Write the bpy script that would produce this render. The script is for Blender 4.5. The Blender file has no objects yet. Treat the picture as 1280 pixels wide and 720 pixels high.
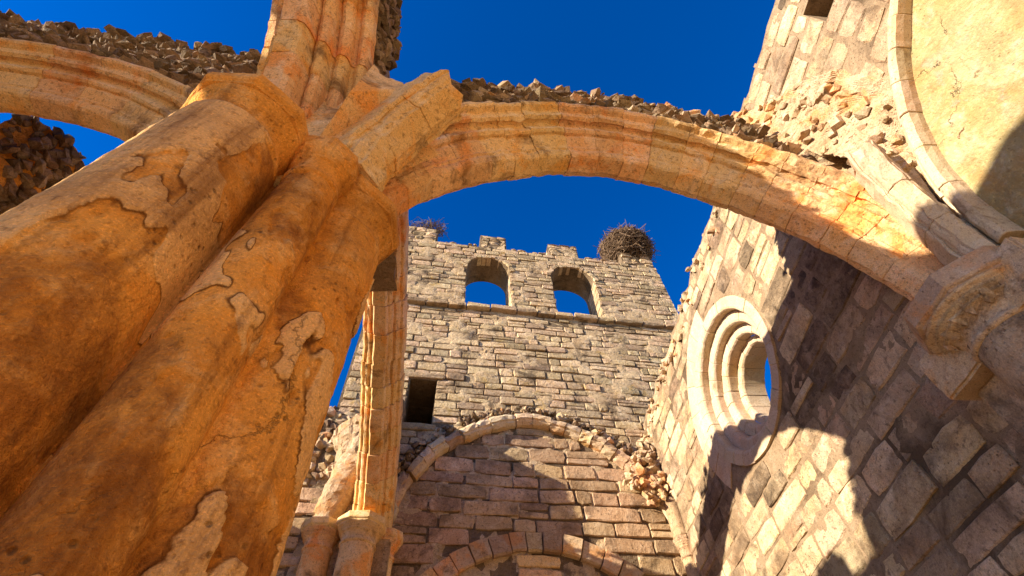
import bpy, bmesh, math, random
import numpy as np
from mathutils import Vector, Matrix, noise

random.seed(7)
RS = np.random.RandomState(7)
SC = bpy.context.scene
COL = SC.collection

# ------------------------------------------------------------------ camera, sky, sun, exposure
F_PX, W_PX, H_PX = 638.0, 1280.0, 720.0
VY = np.array([570 - 640., 1275 - 360., F_PX])
VZ = np.array([611 - 640., -87 - 360., F_PX])
_n = lambda v: v / np.linalg.norm(v)
_Y = _n(VY); _Z = _n(VZ - _Y * (VZ @ _Y)); _X = _n(np.cross(_Y, _Z))
if _X[0] < 0: _X = -_X
RM = np.array([_X, _Y, _Z])                      # world = RM @ (right, down, forward)

def pix(p):
    q = RM.T @ np.array(p, float)
    if q[2] < 0.05: return None
    return (640 + F_PX * q[0] / q[2], 360 + F_PX * q[1] / q[2], q[2])

cam_d = bpy.data.cameras.new('camera')
cam = bpy.data.objects.new('camera', cam_d); COL.objects.link(cam)
right, down, fwd = RM[:, 0], RM[:, 1], RM[:, 2]
cam.matrix_world = Matrix(((right[0], -down[0], -fwd[0], 0), (right[1], -down[1], -fwd[1], 0),
                           (right[2], -down[2], -fwd[2], 0), (0, 0, 0, 1)))
cam_d.sensor_width = 36; cam_d.lens = F_PX / W_PX * 36
cam_d.clip_start = 0.05; cam_d.clip_end = 2000
SC.camera = cam

SUN = Vector((-1.0, -0.37, 0.355)).normalized()   # towards the sun
sun_el = math.asin(SUN.z); sun_rot = math.atan2(SUN.x, SUN.y)
world = bpy.data.worlds.new('World'); SC.world = world; world.use_nodes = True
wn = world.node_tree; wn.nodes.clear()
sky = wn.nodes.new('ShaderNodeTexSky'); sky.sky_type = 'NISHITA'; sky.sun_disc = False
sky.sun_elevation = sun_el; sky.sun_rotation = sun_rot
sky.altitude = 900; sky.air_density = 1.0; sky.dust_density = 0.0; sky.ozone_density = 4.0
hs = wn.nodes.new('ShaderNodeHueSaturation'); hs.inputs['Saturation'].default_value = 1.3
hs.inputs['Hue'].default_value = 0.516
bg = wn.nodes.new('ShaderNodeBackground'); bg.inputs['Strength'].default_value = 0.083
out = wn.nodes.new('ShaderNodeOutputWorld')
wn.links.new(sky.outputs[0], hs.inputs['Color']); wn.links.new(hs.outputs[0], bg.inputs[0]); wn.links.new(bg.outputs[0], out.inputs[0])

sun_d = bpy.data.lights.new('sun', 'SUN'); sun_d.energy = 4.4; sun_d.angle = math.radians(0.5)
sun_d.color = (1.0, 0.89, 0.74)
sun = bpy.data.objects.new('sun', sun_d); COL.objects.link(sun)
sun.rotation_euler = (-SUN).to_track_quat('-Z', 'Y').to_euler(); sun.location = (-40, -15, 20)

SC.view_settings.view_transform = 'Standard'; SC.view_settings.look = 'None'
SC.view_settings.gamma = 1.0; SC.view_settings.exposure = 1.68
SC.render.engine = 'CYCLES'
SC.cycles.max_bounces = 10; SC.cycles.diffuse_bounces = 6; SC.cycles.use_denoising = True

GZ = -1.6                                          # ground; the camera stands at eye height above it

# ------------------------------------------------------------------ materials
def nd(nt, kind, **kw):
    n = nt.nodes.new(kind)
    for k, v in kw.items():
        if k in n.inputs.keys(): n.inputs[k].default_value = v
        else: setattr(n, k, v)
    return n

def rgb(c): return (c[0], c[1], c[2], 1)

def stone_mat(name, base, second, pale, dark, stain=0.35, stain_scale=0.9, orange=None, orange_amt=0.0,
              fine=38, bump=0.5, crack=0.0, per_piece=0.25, mask_attr=None, peel_col=None, crack_scale=1.6,
              stain_soft=0.12, pit=0.5, bump_dist=0.03, lichen=None, lichen_amt=0.0, peel_amt=1.0, streak=0.0, grit=1.0):
    m = bpy.data.materials.new(name); m.use_nodes = True
    nt = m.node_tree; L = nt.links; nt.nodes.clear()
    o = nd(nt, 'ShaderNodeOutputMaterial'); b = nd(nt, 'ShaderNodeBsdfPrincipled', Roughness=0.92)
    b.inputs['Specular IOR Level'].default_value = 0.12
    L.new(b.outputs[0], o.inputs[0])
    geo = nd(nt, 'ShaderNodeNewGeometry'); P = geo.outputs['Position']
    oi = nd(nt, 'ShaderNodeObjectInfo'); at = nd(nt, 'ShaderNodeAttribute', attribute_name='rnd')
    addr = nd(nt, 'ShaderNodeMath', operation='ADD'); L.new(oi.outputs['Random'], addr.inputs[0]); L.new(at.outputs['Fac'], addr.inputs[1])
    fr = nd(nt, 'ShaderNodeMath', operation='FRACT'); L.new(addr.outputs[0], fr.inputs[0]); RND = fr.outputs[0]
    def noise_t(scale, detail=5, rough=0.6, dist=0.0, off=0.0):
        n = nd(nt, 'ShaderNodeTexNoise', Scale=scale, Detail=detail, Roughness=rough, Distortion=dist)
        mp = nd(nt, 'ShaderNodeMapping'); mp.inputs['Location'].default_value = (off, off * .7, -off)
        L.new(P, mp.inputs[0]); L.new(mp.outputs[0], n.inputs[0]); return n.outputs['Fac']
    def ramp(fac, a, bb):
        r = nd(nt, 'ShaderNodeMapRange'); r.clamp = True
        r.inputs['From Min'].default_value = a; r.inputs['From Max'].default_value = bb
        L.new(fac, r.inputs['Value']); return r.outputs[0]
    def mix(fac, a, bb, mode='MIX'):
        x = nd(nt, 'ShaderNodeMix', data_type='RGBA', blend_type=mode)
        if isinstance(fac, float): x.inputs[0].default_value = fac
        else: L.new(fac, x.inputs[0])
        for s, v in ((6, a), (7, bb)):
            if isinstance(v, tuple): x.inputs[s].default_value = rgb(v)
            else: L.new(v, x.inputs[s])
        return x.outputs[2]
    def mul(a, bb):
        x = nd(nt, 'ShaderNodeMath', operation='MULTIPLY')
        for i, v in enumerate((a, bb)):
            if isinstance(v, (int, float)): x.inputs[i].default_value = v
            else: L.new(v, x.inputs[i])
        return x.outputs[0]
    n_big = noise_t(1.3, 6, 0.62, 0.4); n_mid = noise_t(6.0, 5, 0.65, 0.3, 3.1); n_fine = noise_t(fine, 4, 0.7, 0.0, 7.7)
    c = mix(ramp(n_big, 0.35, 0.65), base, second)
    c = mix(mul(ramp(n_mid, 0.5, 0.72), 0.75), c, pale)
    if orange is not None:
        n_or = noise_t(2.1, 5, 0.6, 0.6, 11.3)
        c = mix(mul(ramp(n_or, 0.52, 0.62), orange_amt), c, orange)
    if per_piece > 0:                              # every stone its own tone
        hsv = nd(nt, 'ShaderNodeHueSaturation')
        v = nd(nt, 'ShaderNodeMapRange'); v.inputs['To Min'].default_value = 1 - per_piece; v.inputs['To Max'].default_value = 1 + per_piece * .8
        L.new(RND, v.inputs[0]); L.new(v.outputs[0], hsv.inputs['Value'])
        r2 = nd(nt, 'ShaderNodeMath', operation='MULTIPLY'); L.new(RND, r2.inputs[0]); r2.inputs[1].default_value = 17.31
        f2 = nd(nt, 'ShaderNodeMath', operation='FRACT'); L.new(r2.outputs[0], f2.inputs[0])
        hh = nd(nt, 'ShaderNodeMapRange'); hh.inputs['To Min'].default_value = 0.49; hh.inputs['To Max'].default_value = 0.512
        L.new(f2.outputs[0], hh.inputs[0]); L.new(hh.outputs[0], hsv.inputs['Hue'])
        L.new(c, hsv.inputs['Color']); c = hsv.outputs[0]
    peel = None
    if mask_attr:
        pa = nd(nt, 'ShaderNodeAttribute', attribute_name=mask_attr); wa_ = nd(nt, 'ShaderNodeAttribute', attribute_name='worn')
        n_e = noise_t(14.0, 5, .65, .2, 71.0)
        def shifted(a, amt):
            x = nd(nt, 'ShaderNodeMath', operation='MULTIPLY_ADD'); L.new(n_e, x.inputs[0]); x.inputs[1].default_value = amt
            y = nd(nt, 'ShaderNodeMath', operation='SUBTRACT'); L.new(a, y.inputs[0]); y.inputs[1].default_value = amt * .5
            L.new(y.outputs[0], x.inputs[2]); return x.outputs[0]
        coat = shifted(pa.outputs['Fac'], .045); peel = ramp(coat, .255, .265)
        rim = mul(ramp(coat, .235, .253), ramp(coat, .268, .258))      # broken lip of the coat
        wm = shifted(wa_.outputs['Fac'], .28)
        n_w = noise_t(9.0, 5, .7, .3, 61.0)
        inv = nd(nt, 'ShaderNodeMath', operation='SUBTRACT'); inv.inputs[0].default_value = 1.0; L.new(peel, inv.inputs[1])
        c = mix(mul(mul(mul(ramp(wm, .02, .26), ramp(n_w, .22, .58)), inv.outputs[0]), .75), c, (.24, .078, .015))
        c = mix(mul(peel, peel_amt), c, peel_col)
        n_rm = noise_t(3.0, 2, .5, 0, 81.0)
        c = mix(mul(mul(rim, ramp(n_rm, .42, .55)), .85), c, tuple(x * .5 for x in dark))
    if lichen is not None:
        n_li = noise_t(3.4, 5, 0.72, 0.8, 23.0)
        c = mix(mul(ramp(n_li, 0.55, 0.66), lichen_amt), c, lichen)
    n_st = noise_t(stain_scale, 6, 0.68, 0.5, 5.5)
    lo = 0.62 - stain * 0.35
    c = mix(mul(ramp(n_st, lo, lo + stain_soft), 0.85), c, dark)
    n_grit = noise_t(fine * 3.6, 3, .65, 0.0, 91.0)
    c = mix(mul(ramp(n_fine, 0.54, 0.68), 0.65 * (.4 + .6 * grit)), c, dark)
    c = mix(mul(ramp(n_grit, 0.55, 0.70), 0.5 * grit), c, dark)
    c = mix(mul(ramp(n_grit, 0.46, 0.33), 0.7), c, (1.45, 1.42, 1.38), 'MULTIPLY')
    if streak > 0:                                 # rain streaks run down the shafts
        mp = nd(nt, 'ShaderNodeMapping'); mp.inputs['Scale'].default_value = (9, 9, .55); L.new(P, mp.inputs[0])
        ns = nd(nt, 'ShaderNodeTexNoise', Scale=1.0, Detail=5.0, Roughness=.65); L.new(mp.outputs[0], ns.inputs[0])
        c = mix(mul(ramp(ns.outputs['Fac'], .54, .70), streak), c, dark)
    # pits
    vo = nd(nt, 'ShaderNodeTexVoronoi', Scale=22.0); vo.inputs['Randomness'].default_value = 1.0
    L.new(P, vo.inputs['Vector'])
    pitm = ramp(vo.outputs['Distance'], 0.24, 0.08)
    n_pm = noise_t(2.7, 3, 0.5, 0.0, 31.0)
    pitm = mul(pitm, mul(ramp(n_pm, 0.48, 0.62), pit))
    c = mix(pitm, c, tuple(x * 0.45 for x in dark))
    crk = None
    if crack > 0:
        wv = nd(nt, 'ShaderNodeTexNoise', Scale=2.2, Detail=6.0, Roughness=0.65); L.new(P, wv.inputs[0])
        sc_ = nd(nt, 'ShaderNodeVectorMath', operation='SCALE'); sc_.inputs['Scale'].default_value = 0.55
        L.new(wv.outputs['Color'], sc_.inputs[0])
        ad = nd(nt, 'ShaderNodeVectorMath', operation='ADD'); L.new(P, ad.inputs[0]); L.new(sc_.outputs[0], ad.inputs[1])
        ve = nd(nt, 'ShaderNodeTexVoronoi', feature='DISTANCE_TO_EDGE', Scale=crack_scale); L.new(ad.outputs[0], ve.inputs['Vector'])
        n_cm = noise_t(1.1, 3, 0.5, 0.0, 41.0)
        crk = mul(ramp(ve.outputs['Distance'], 0.005, 0.0015), mul(ramp(n_cm, 0.5, 0.56), crack))
        c = mix(crk, c, tuple(x * 0.3 for x in dark))
    L.new(c, b.inputs['Base Color'])
    # relief
    def addn(a, bb, wa=1.0, wb=1.0):
        x = nd(nt, 'ShaderNodeMath', operation='ADD'); L.new(mul(a, wa), x.inputs[0]); L.new(mul(bb, wb), x.inputs[1]); return x.outputs[0]
    h = addn(n_mid, n_fine, 0.9, 0.5)
    h = addn(h, n_grit, 1.0, 0.3)
    h = addn(h, pitm, 1.0, -0.7)
    if crk is not None: h = addn(h, crk, 1.0, -1.2)
    bp = nd(nt, 'ShaderNodeBump', Strength=bump, Distance=bump_dist)
    L.new(h, bp.inputs['Height']); L.new(bp.outputs[0], b.inputs['Normal'])
    return m

M = {}
M['pillar'] = stone_mat('ochre_plaster', (.80, .38, .075), (.70, .275, .04), (.84, .50, .18), (.15, .048, .010), stain=0.36, stain_scale=0.8,
                        orange=(.78, .29, .025), orange_amt=.6, fine=24, bump=1.0, crack=.25, per_piece=0, streak=.6, grit=.55, mask_attr='peel', peel_col=(.80, .475, .18), crack_scale=.8, stain_soft=.28, peel_amt=.85, bump_dist=.035)
M['arch'] = stone_mat('honey_limestone', (.74, .48, .23), (.68, .39, .15), (.78, .58, .36), (.16, .085, .035), stain=0.17, stain_scale=2.0,
                      orange=(.74, .30, .06), orange_amt=.8, fine=28, bump=0.7, crack=.3, per_piece=.11, crack_scale=1.7)
M['wall'] = stone_mat('pale_limestone', (.54, .39, .235), (.45, .305, .165), (.62, .48, .32), (.10, .062, .035), stain=0.42, stain_scale=1.5,
                      orange=(.55, .30, .13), orange_amt=.35, fine=22, bump=1.0, per_piece=.32, stain_soft=.2, bump_dist=.04, lichen=(.20, .135, .08), lichen_amt=.6)
M['darkwall'] = stone_mat('dark_limestone', (.24, .165, .10), (.17, .11, .06), (.38, .28, .18), (.045, .03, .02), stain=0.5, stain_scale=2.2,
                            fine=16, bump=1.0, per_piece=.35, stain_soft=.25, bump_dist=.04, lichen=(.06, .042, .028), lichen_amt=.8)
M['wallmortar'] = stone_mat('wall_mortar', (.28, .195, .115), (.22, .145, .08), (.37, .27, .17), (.07, .045, .025), stain=0.26, fine=30, bump=0.8, per_piece=0)
M['oculus'] = stone_mat('white_limestone', (.54, .41, .27), (.48, .35, .21), (.59, .47, .33), (.2, .12, .06), stain=0.04, stain_scale=2.5, fine=40, bump=.3, per_piece=.07,
                        orange=(.6, .33, .13), orange_amt=.3)
M['plaster'] = stone_mat('yellow_plaster', (.35, .285, .145), (.29, .21, .08), (.41, .36, .24), (.17, .10, .04), stain=0.42, stain_scale=1.3, fine=9, bump=.8, crack=.9, crack_scale=1.3,
                         per_piece=0, grit=.25, pit=.3, orange=(.34, .20, .07), orange_amt=.55, lichen=(.31, .26, .18), lichen_amt=.7, stain_soft=.3, bump_dist=.05)
M['tower'] = stone_mat('grey_tan_stone', (.50, .36, .215), (.41, .275, .15), (.60, .47, .32), (.09, .06, .035), stain=0.22, stain_scale=1.4, fine=16, bump=.9, per_piece=.34,
                       lichen=(.36, .22, .05), lichen_amt=.6, bump_dist=.06)
M['towermortar'] = stone_mat('tower_mortar', (.20, .14, .085), (.15, .10, .055), (.26, .19, .12), (.06, .04, .02), stain=0.3, fine=14, bump=1.0, per_piece=0, bump_dist=.08)
M['infill'] = stone_mat('rosy_brown_stone', (.50, .335, .19), (.41, .255, .13), (.60, .44, .28), (.055, .032, .018), stain=0.36, stain_scale=1.0, fine=18, bump=.8, per_piece=.26, bump_dist=.05,
                        stain_soft=.2)
M['rubble'] = stone_mat('rubble_stone', (.25, .17, .10), (.19, .12, .065), (.36, .27, .18), (.07, .045, .025), stain=0.25, stain_scale=3.0, fine=24, bump=.8, per_piece=.5)
M['palerubble'] = stone_mat('pale_rubble', (.50, .36, .22), (.43, .28, .15), (.58, .46, .32), (.14, .085, .045), stain=0.15, stain_scale=3.0, fine=24, bump=.8, per_piece=.3,
                            orange=(.58, .27, .08), orange_amt=.7)
M['core'] = stone_mat('lime_rubble_core', (.30, .20, .115), (.23, .145, .08), (.4, .3, .19), (.07, .045, .02), stain=0.3, stain_scale=2, fine=22, bump=1.0, per_piece=0, bump_dist=.06)
M['palecore'] = stone_mat('pale_broken_core', (.50, .36, .22), (.43, .28, .15), (.58, .46, .32), (.2, .11, .05), stain=0.12, stain_scale=2, fine=20, bump=1.0, per_piece=0, bump_dist=.06,
                          orange=(.58, .28, .09), orange_amt=.7)
M['ground'] = stone_mat('dry_earth', (.60, .42, .23), (.55, .37, .19), (.64, .49, .3), (.25, .15, .07), stain=0.1, stain_scale=1, fine=10, bump=.6, per_piece=0)
def plain(name, col, rough=.9):
    m = bpy.data.materials.new(name); m.use_nodes = True
    nt = m.node_tree; b = nt.nodes['Principled BSDF']
    n = nd(nt, 'ShaderNodeTexNoise', Scale=30.0, Detail=4.0); g = nd(nt, 'ShaderNodeNewGeometry'); nt.links.new(g.outputs['Position'], n.inputs[0])
    x = nd(nt, 'ShaderNodeMix', data_type='RGBA'); nt.links.new(n.outputs['Fac'], x.inputs[0])
    x.inputs[6].default_value = rgb(tuple(v * .5 for v in col)); x.inputs[7].default_value = rgb(tuple(v * 1.5 for v in col))
    nt.links.new(x.outputs[2], b.inputs['Base Color']); b.inputs['Roughness'].default_value = rough
    return m
M['twig'] = plain('dry_twigs', (.15, .09, .045)); M['twigcore'] = plain('nest_core', (.05, .03, .015))

# ------------------------------------------------------------------ object helpers
def thing(name, label, cat, loc=(0, 0, 0), group=None):
    o = bpy.data.objects.new(name, None); COL.objects.link(o); o.location = loc
    o.empty_display_size = .3
    o['label'] = label; o['category'] = cat
    if group: o['group'] = group
    return o

def attach(ob, parent):
    ob.parent = parent
    # parts carry world coordinates: undo the root's place once (mesh parents already sit at the identity)
    off = parent.location if parent.type == 'EMPTY' else Vector((0, 0, 0))
    ob.matrix_parent_inverse = Matrix.Translation(-off)

def part(name, me, mat, parent, matrix=None, smooth=True):
    if mat is not None and not me.materials: me.materials.append(mat)
    if smooth is not None:
        me.polygons.foreach_set('use_smooth', [smooth] * len(me.polygons))
    ob = bpy.data.objects.new(name, me); COL.objects.link(ob)
    if parent is not None: attach(ob, parent)
    if matrix is not None: ob.matrix_basis = matrix
    return ob

def mesh(name, verts, faces):
    me = bpy.data.meshes.new(name); me.from_pydata([tuple(v) for v in verts], [], faces); me.validate(); me.update()
    return me

def fix_normals(me):
    bm = bmesh.new(); bm.from_mesh(me); bmesh.ops.recalc_face_normals(bm, faces=bm.faces[:]); bm.to_mesh(me); bm.free()
    return me

def nz(x, y, z, s=1.0, o=4):
    return noise.fractal(Vector((x * s, y * s, z * s)), 1.0, 2.0, o)

# --- stone block variants: u width, v height, w depth (front at w=0)
def block_variant(aspect, seed):
    r = random.Random(seed)
    ring = []
    bu = .05 / aspect
    pts = [(-.5, -.5), (-.1, -.5), (.5, -.5), (.5, 0), (.5, .5), (.1, .5), (-.5, .5), (-.5, 0)]
    edge = []
    for i, (u, v) in enumerate(pts):
        ju = r.uniform(-.06, .015) * (1 if u > 0 else -1) / aspect if abs(u) == .5 else r.uniform(-.1, .1)
        jv = r.uniform(-.08, .015) * (1 if v > 0 else -1) if abs(v) == .5 else r.uniform(-.06, .06)
        if abs(u) == .5 and abs(v) == .5:
            ju -= (1 if u > 0 else -1) * r.uniform(0, .09) / aspect; jv -= (1 if v > 0 else -1) * r.uniform(0, .10)
        edge.append((u + ju, v + jv))
    vs = [(u, v, -1.0) for u, v in edge] + [(u, v, -.10 + r.uniform(-.10, .05)) for u, v in edge]
    for u, v in edge:
        su = 1 - (.03 + r.uniform(0, .045)) * 2 / aspect; sv = 1 - (.03 + r.uniform(0, .05)) * 2
        vs.append((u * su, v * sv, r.uniform(-.07, .05)))
    vs.append((r.uniform(-.15, .15), r.uniform(-.12, .12), r.uniform(-.03, .10)))
    fs = []
    for i in range(8):
        j = (i + 1) % 8
        fs.append((i, j, 8 + j, 8 + i)); fs.append((8 + i, 8 + j, 16 + j, 16 + i)); fs.append((16 + i, 16 + j, 24))
    return vs, fs

BLOCKS = {}
for a in (1.0, 1.7, 2.6):
    BLOCKS[a] = [block_variant(a, int(a * 100) + k) for k in range(8)]
_bm = {}
def block_mesh(a, k, mat):
    key = (a, k, mat.name)
    if key not in _bm:
        me = mesh('stone_block', *BLOCKS[a][k]); me.materials.append(mat)
        me.polygons.foreach_set('use_smooth', [False] * len(me.polygons)); _bm[key] = me
    return _bm[key]

def rubble_variant(seed):
    r = random.Random(seed); bm = bmesh.new()
    for i in range(13):
        v = Vector((r.gauss(0, 1), r.gauss(0, 1), r.gauss(0, 1))).normalized() * r.uniform(.8, 1.0)
        bm.verts.new((v.x * .5, v.y * .5, v.z * .5))
    bmesh.ops.convex_hull(bm, input=bm.verts[:])
    for v in [v for v in bm.verts if not v.link_faces]: bm.verts.remove(v)
    bmesh.ops.recalc_face_normals(bm, faces=bm.faces[:])
    bm.verts.ensure_lookup_table(); bm.verts.index_update()
    vs = [tuple(v.co) for v in bm.verts]; fs = [tuple(v.index for v in f.verts) for f in bm.faces]; bm.free()
    return vs, fs
RUB = [rubble_variant(900 + i) for i in range(14)]
_rm = {}
def rubble_mesh(k, mat):
    key = (k, mat.name)
    if key not in _rm:
        me = mesh('rubble_piece', *RUB[k]); me.materials.append(mat); _rm[key] = me
    return _rm[key]

def joined(name, items, mat, parent, smooth):
    """items: (matrix, verts, faces) -> one mesh, each piece with its own random tone"""
    V = []; Fc = []; R = []; off = 0
    for mtx, vs, fs in items:
        A = np.array(vs); mm = np.array(mtx)
        V.append(A @ mm[:3, :3].T + mm[:3, 3])
        Fc += [tuple(i + off for i in f) for f in fs]; off += len(vs)
        R += [random.random()] * len(vs)
    if not V: return None
    me = mesh(name, np.concatenate(V), Fc)
    at = me.attributes.new('rnd', 'FLOAT', 'POINT')
    if len(at.data) == len(R): at.data.foreach_set('value', R)
    ob = part(name, me, mat, parent, smooth=smooth); ob['kind'] = 'stuff'
    return ob

def lay(items, piece, rest, parent, limit, smooth=False, min_px=7):
    """items: dict(m matrix, kind 'b'/'r', key, mat, size). Largest in view become objects, the rest one part."""
    sc = []
    for it in items:
        q = pix(it['m'].to_translation())
        if q is None: s = 0
        else:
            s = it['size'] * F_PX / max(q[2], .3)
            if not (-30 < q[0] < 1310 and -30 < q[1] < 750): s *= .02
        sc.append(s)
    order = sorted(range(len(items)), key=lambda i: -sc[i])
    rest_by = {}
    for n, i in enumerate(order):
        it = items[i]
        if n < limit and sc[i] >= min_px:
            me = block_mesh(*it['key'], it['mat']) if it['kind'] == 'b' else rubble_mesh(it['key'], it['mat'])
            ob = bpy.data.objects.new(piece, me); COL.objects.link(ob); attach(ob, parent); ob.matrix_basis = it['m']
        else:
            vs, fs = (BLOCKS[it['key'][0]][it['key'][1]] if it['kind'] == 'b' else RUB[it['key']])
            rest_by.setdefault(it['mat'].name, (it['mat'], []))[1].append((it['m'], vs, fs))
    for k, (mat, its) in rest_by.items(): joined(rest, its, mat, parent, smooth)

def frame(O, U, N):
    U = Vector(U).normalized(); N = Vector(N).normalized(); Z = Vector((0, 0, 1))
    return Matrix(((U.x, Z.x, N.x, O[0]), (U.y, Z.y, N.y, O[1]), (U.z, Z.z, N.z, O[2]), (0, 0, 0, 1)))

def masonry(fr, z0, z1, span, rowh, widths, mat, gap=.015, depth=.12, proud=.014, skip=0.0, sub=0.12, mats2=None, tilt=.008):
    """span(za, zb) -> list of (u0, u1) intervals to fill in that course"""
    items = []; z = z0
    while z < z1 - .05:
        h = random.uniform(*rowh); zb = min(z + h, z1)
        for (a, b) in span(z, zb):
            u = a
            while u < b - .03:
                w = random.uniform(*widths) * random.choice((.75, 1, 1, 1.15))
                if b - (u + w) < widths[0] * .6: w = b - u
                cells = [(u, u + w, z, zb)]
                if random.random() < sub and zb - z > .2:
                    zm = z + (zb - z) * random.uniform(.4, .6); cells = [(u, u + w, z, zm), (u, u + w, zm, zb)]
                for (ua, ub, za, zc) in cells:
                    if random.random() < skip: continue
                    ww = ub - ua - gap * random.uniform(.6, 1.6); hh = zc - za - gap * random.uniform(.6, 1.6)
                    if ww < .03 or hh < .03: continue
                    asp = ww / hh; a_ = 1.0 if asp < 1.35 else (1.7 if asp < 2.15 else 2.6)
                    uc = (ua + ub) / 2; zc_ = (za + zc) / 2 + .02 * math.sin(uc * 1.1 + za * .6) + random.gauss(0, .006)
                    mloc = Matrix.Translation((uc, zc_, random.gauss(0, proud))) @ Matrix.Rotation(random.gauss(0, tilt), 4, 'Z') \
                        @ Matrix.Rotation(random.gauss(0, .02), 4, 'X') @ Matrix.Rotation(random.gauss(0, .015), 4, 'Y') @ Matrix.Diagonal((ww, hh, depth, 1))
                    mt = mat
                    if mats2 and random.random() < mats2[1]: mt = mats2[0]
                    items.append(dict(m=fr @ mloc, kind='b', key=(a_, random.randrange(8)), mat=mt, size=math.sqrt(ww * hh)))
                u += w
        z = zb
    return items

def mortar_sheet(fr, u0, u1, v0, v1, step, inside, mat, parent, lo=-.03, hi=.012, sc=1.6, th=.0, seed=0.0, name='mortar'):
    """rough pointing between and partly over the stones: a relief sheet, proud where the old pointing survives"""
    nu, nv = int((u1 - u0) / step), int((v1 - v0) / step)
    V = []; keep = []
    for j in range(nv + 1):
        for i in range(nu + 1):
            u, v = u0 + (u1 - u0) * i / nu, v0 + (v1 - v0) * j / nv
            q = noise.fractal(Vector((u * sc + seed, v * sc, seed)), .85, 2.1, 6)
            f = min(max((q - th) / .35 + .5, 0), 1)
            w = lo + (hi - lo) * f + .006 * noise.fractal(Vector((u * 12, v * 12, seed)), .8, 2, 3)
            V.append(fr @ Vector((u, v, w))); keep.append(inside(u, v))
    Fc = []
    for j in range(nv):
        for i in range(nu):
            a = j * (nu + 1) + i; c_ = (a, a + 1, a + nu + 2, a + nu + 1)
            if all(keep[x] for x in c_): Fc.append(c_)
    bm = bmesh.new(); me = mesh(name, V, Fc); bm.from_mesh(me)
    bmesh.ops.delete(bm, geom=[v for v in bm.verts if not v.link_faces], context='VERTS'); bm.to_mesh(me); bm.free()
    return part(name, me, mat, parent, smooth=True)

def cut(a, b, holes):
    iv = [(a, b)]
    for (h0, h1) in holes:
        nx = []
        for (p, q) in iv:
            if h1 <= p or h0 >= q: nx.append((p, q)); continue
            if h0 > p: nx.append((p, h0))
            if h1 < q: nx.append((h1, q))
        iv = nx
    return [(p, q) for p, q in iv if q - p > .05]

def plate(name, outlines, thick, fr, mat, parent, front=0.0):
    """flat wall with holes; front face at n = front, going back by thick"""
    cu = bpy.data.curves.new('tmp', 'CURVE'); cu.dimensions = '2D'; cu.fill_mode = 'BOTH'; cu.extrude = thick / 2
    for pts in outlines:
        s = cu.splines.new('POLY'); s.points.add(len(pts) - 1); s.use_cyclic_u = True
        for p, (u, v) in zip(s.points, pts): p.co = (u, v, 0, 1)
    ob = bpy.data.objects.new('tmp', cu); COL.objects.link(ob)
    dg = bpy.context.evaluated_depsgraph_get(); dg.update()
    me = bpy.data.meshes.new_from_object(ob.evaluated_get(dg))
    bpy.data.objects.remove(ob); bpy.data.curves.remove(cu)
    me.name = name; me.materials.clear()
    return part(name, me, mat, parent, fr @ Matrix.Translation((0, 0, front - thick / 2)), smooth=False)

def sweep_pieces(name, parent, path, prof, place, mat, n, gap=.004, seg=3, jit=.004, mat2=None, skip=(), rough=.006, p2=0, ragged=0):
    """path: fine polyline of (a, z) with outward normals; prof: list of (depth, offset out) closed loop;
    place(a, z, d) -> world. Cuts the run into n voussoirs, each a mesh of its own."""
    pts = np.array([p[0] for p in path]); nrm = np.array([p[1] for p in path])
    s = np.concatenate([[0], np.cumsum(np.linalg.norm(np.diff(pts, axis=0), axis=1))]); Ltot = s[-1]
    cuts = [0.0]
    ws = [random.uniform(.8, 1.25) for _ in range(n)]; tot = sum(ws)
    for w in ws: cuts.append(cuts[-1] + w / tot * Ltot)
    obs = []
    m = len(prof)
    for k in range(n):
        if k in skip: continue
        a, b = cuts[k] + gap / 2, cuts[k + 1] - gap / 2
        jo, jd = random.gauss(0, jit), random.gauss(0, jit)
        V = []; Fc = []
        ts = [a, a + .006] + [a + (b - a) * i / seg for i in range(1, seg)] + [b - .006, b]
        for i, t in enumerate(ts):
            x = np.array([np.interp(t, s, pts[:, j]) for j in (0, 1)]); nn = np.array([np.interp(t, s, nrm[:, j]) for j in (0, 1)]); nn /= np.linalg.norm(nn)
            inset = .0035 if i in (0, len(ts) - 1) else 0
            cd = sum(p[0] for p in prof) / m; co = sum(p[1] for p in prof) / m
            for (d, o) in prof:
                dd = d + jd; oo = o + jo
                if inset: dd += math.copysign(inset, cd - d); oo += math.copysign(inset, co - o)
                q = x + nn * oo
                w = Vector(place(q[0], q[1], dd))
                rr = rough
                w += Vector((nz(w.x, w.y, w.z, 9), nz(w.x + 9, w.y, w.z, 9), nz(w.x, w.y + 9, w.z, 9))) * rr * 1.6
                if ragged and k == n - 1 and i >= len(ts) - 2:
                    tg = Vector(place(x[0] - nn[1] * .01, x[1] + nn[0] * .01, d)) - Vector(place(x[0], x[1], d)); tg.normalize()
                    if tg.z < 0: tg = -tg
                    w += tg * ragged * (nz(d * 3 + 2, o * 3, k, 3) * 1.3 + (.35 if i == len(ts) - 1 else 0))
                V.append(w)
        L = len(ts)
        for i in range(L - 1):
            for j in range(m):
                j2 = (j + 1) % m
                Fc.append((i * m + j, i * m + j2, (i + 1) * m + j2, (i + 1) * m + j))
        Fc.append(tuple(range(m))[::-1]); Fc.append(tuple((L - 1) * m + j for j in range(m)))
        c = sum(V, Vector()) / len(V)
        me = fix_normals(mesh(name, [v - c for v in V], Fc))
        mm = mat2 if (mat2 and random.random() < p2) else mat
        ob = part(name, me, mm, parent, Matrix.Translation(c), smooth=False)
        obs.append(ob)
    return obs

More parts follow.
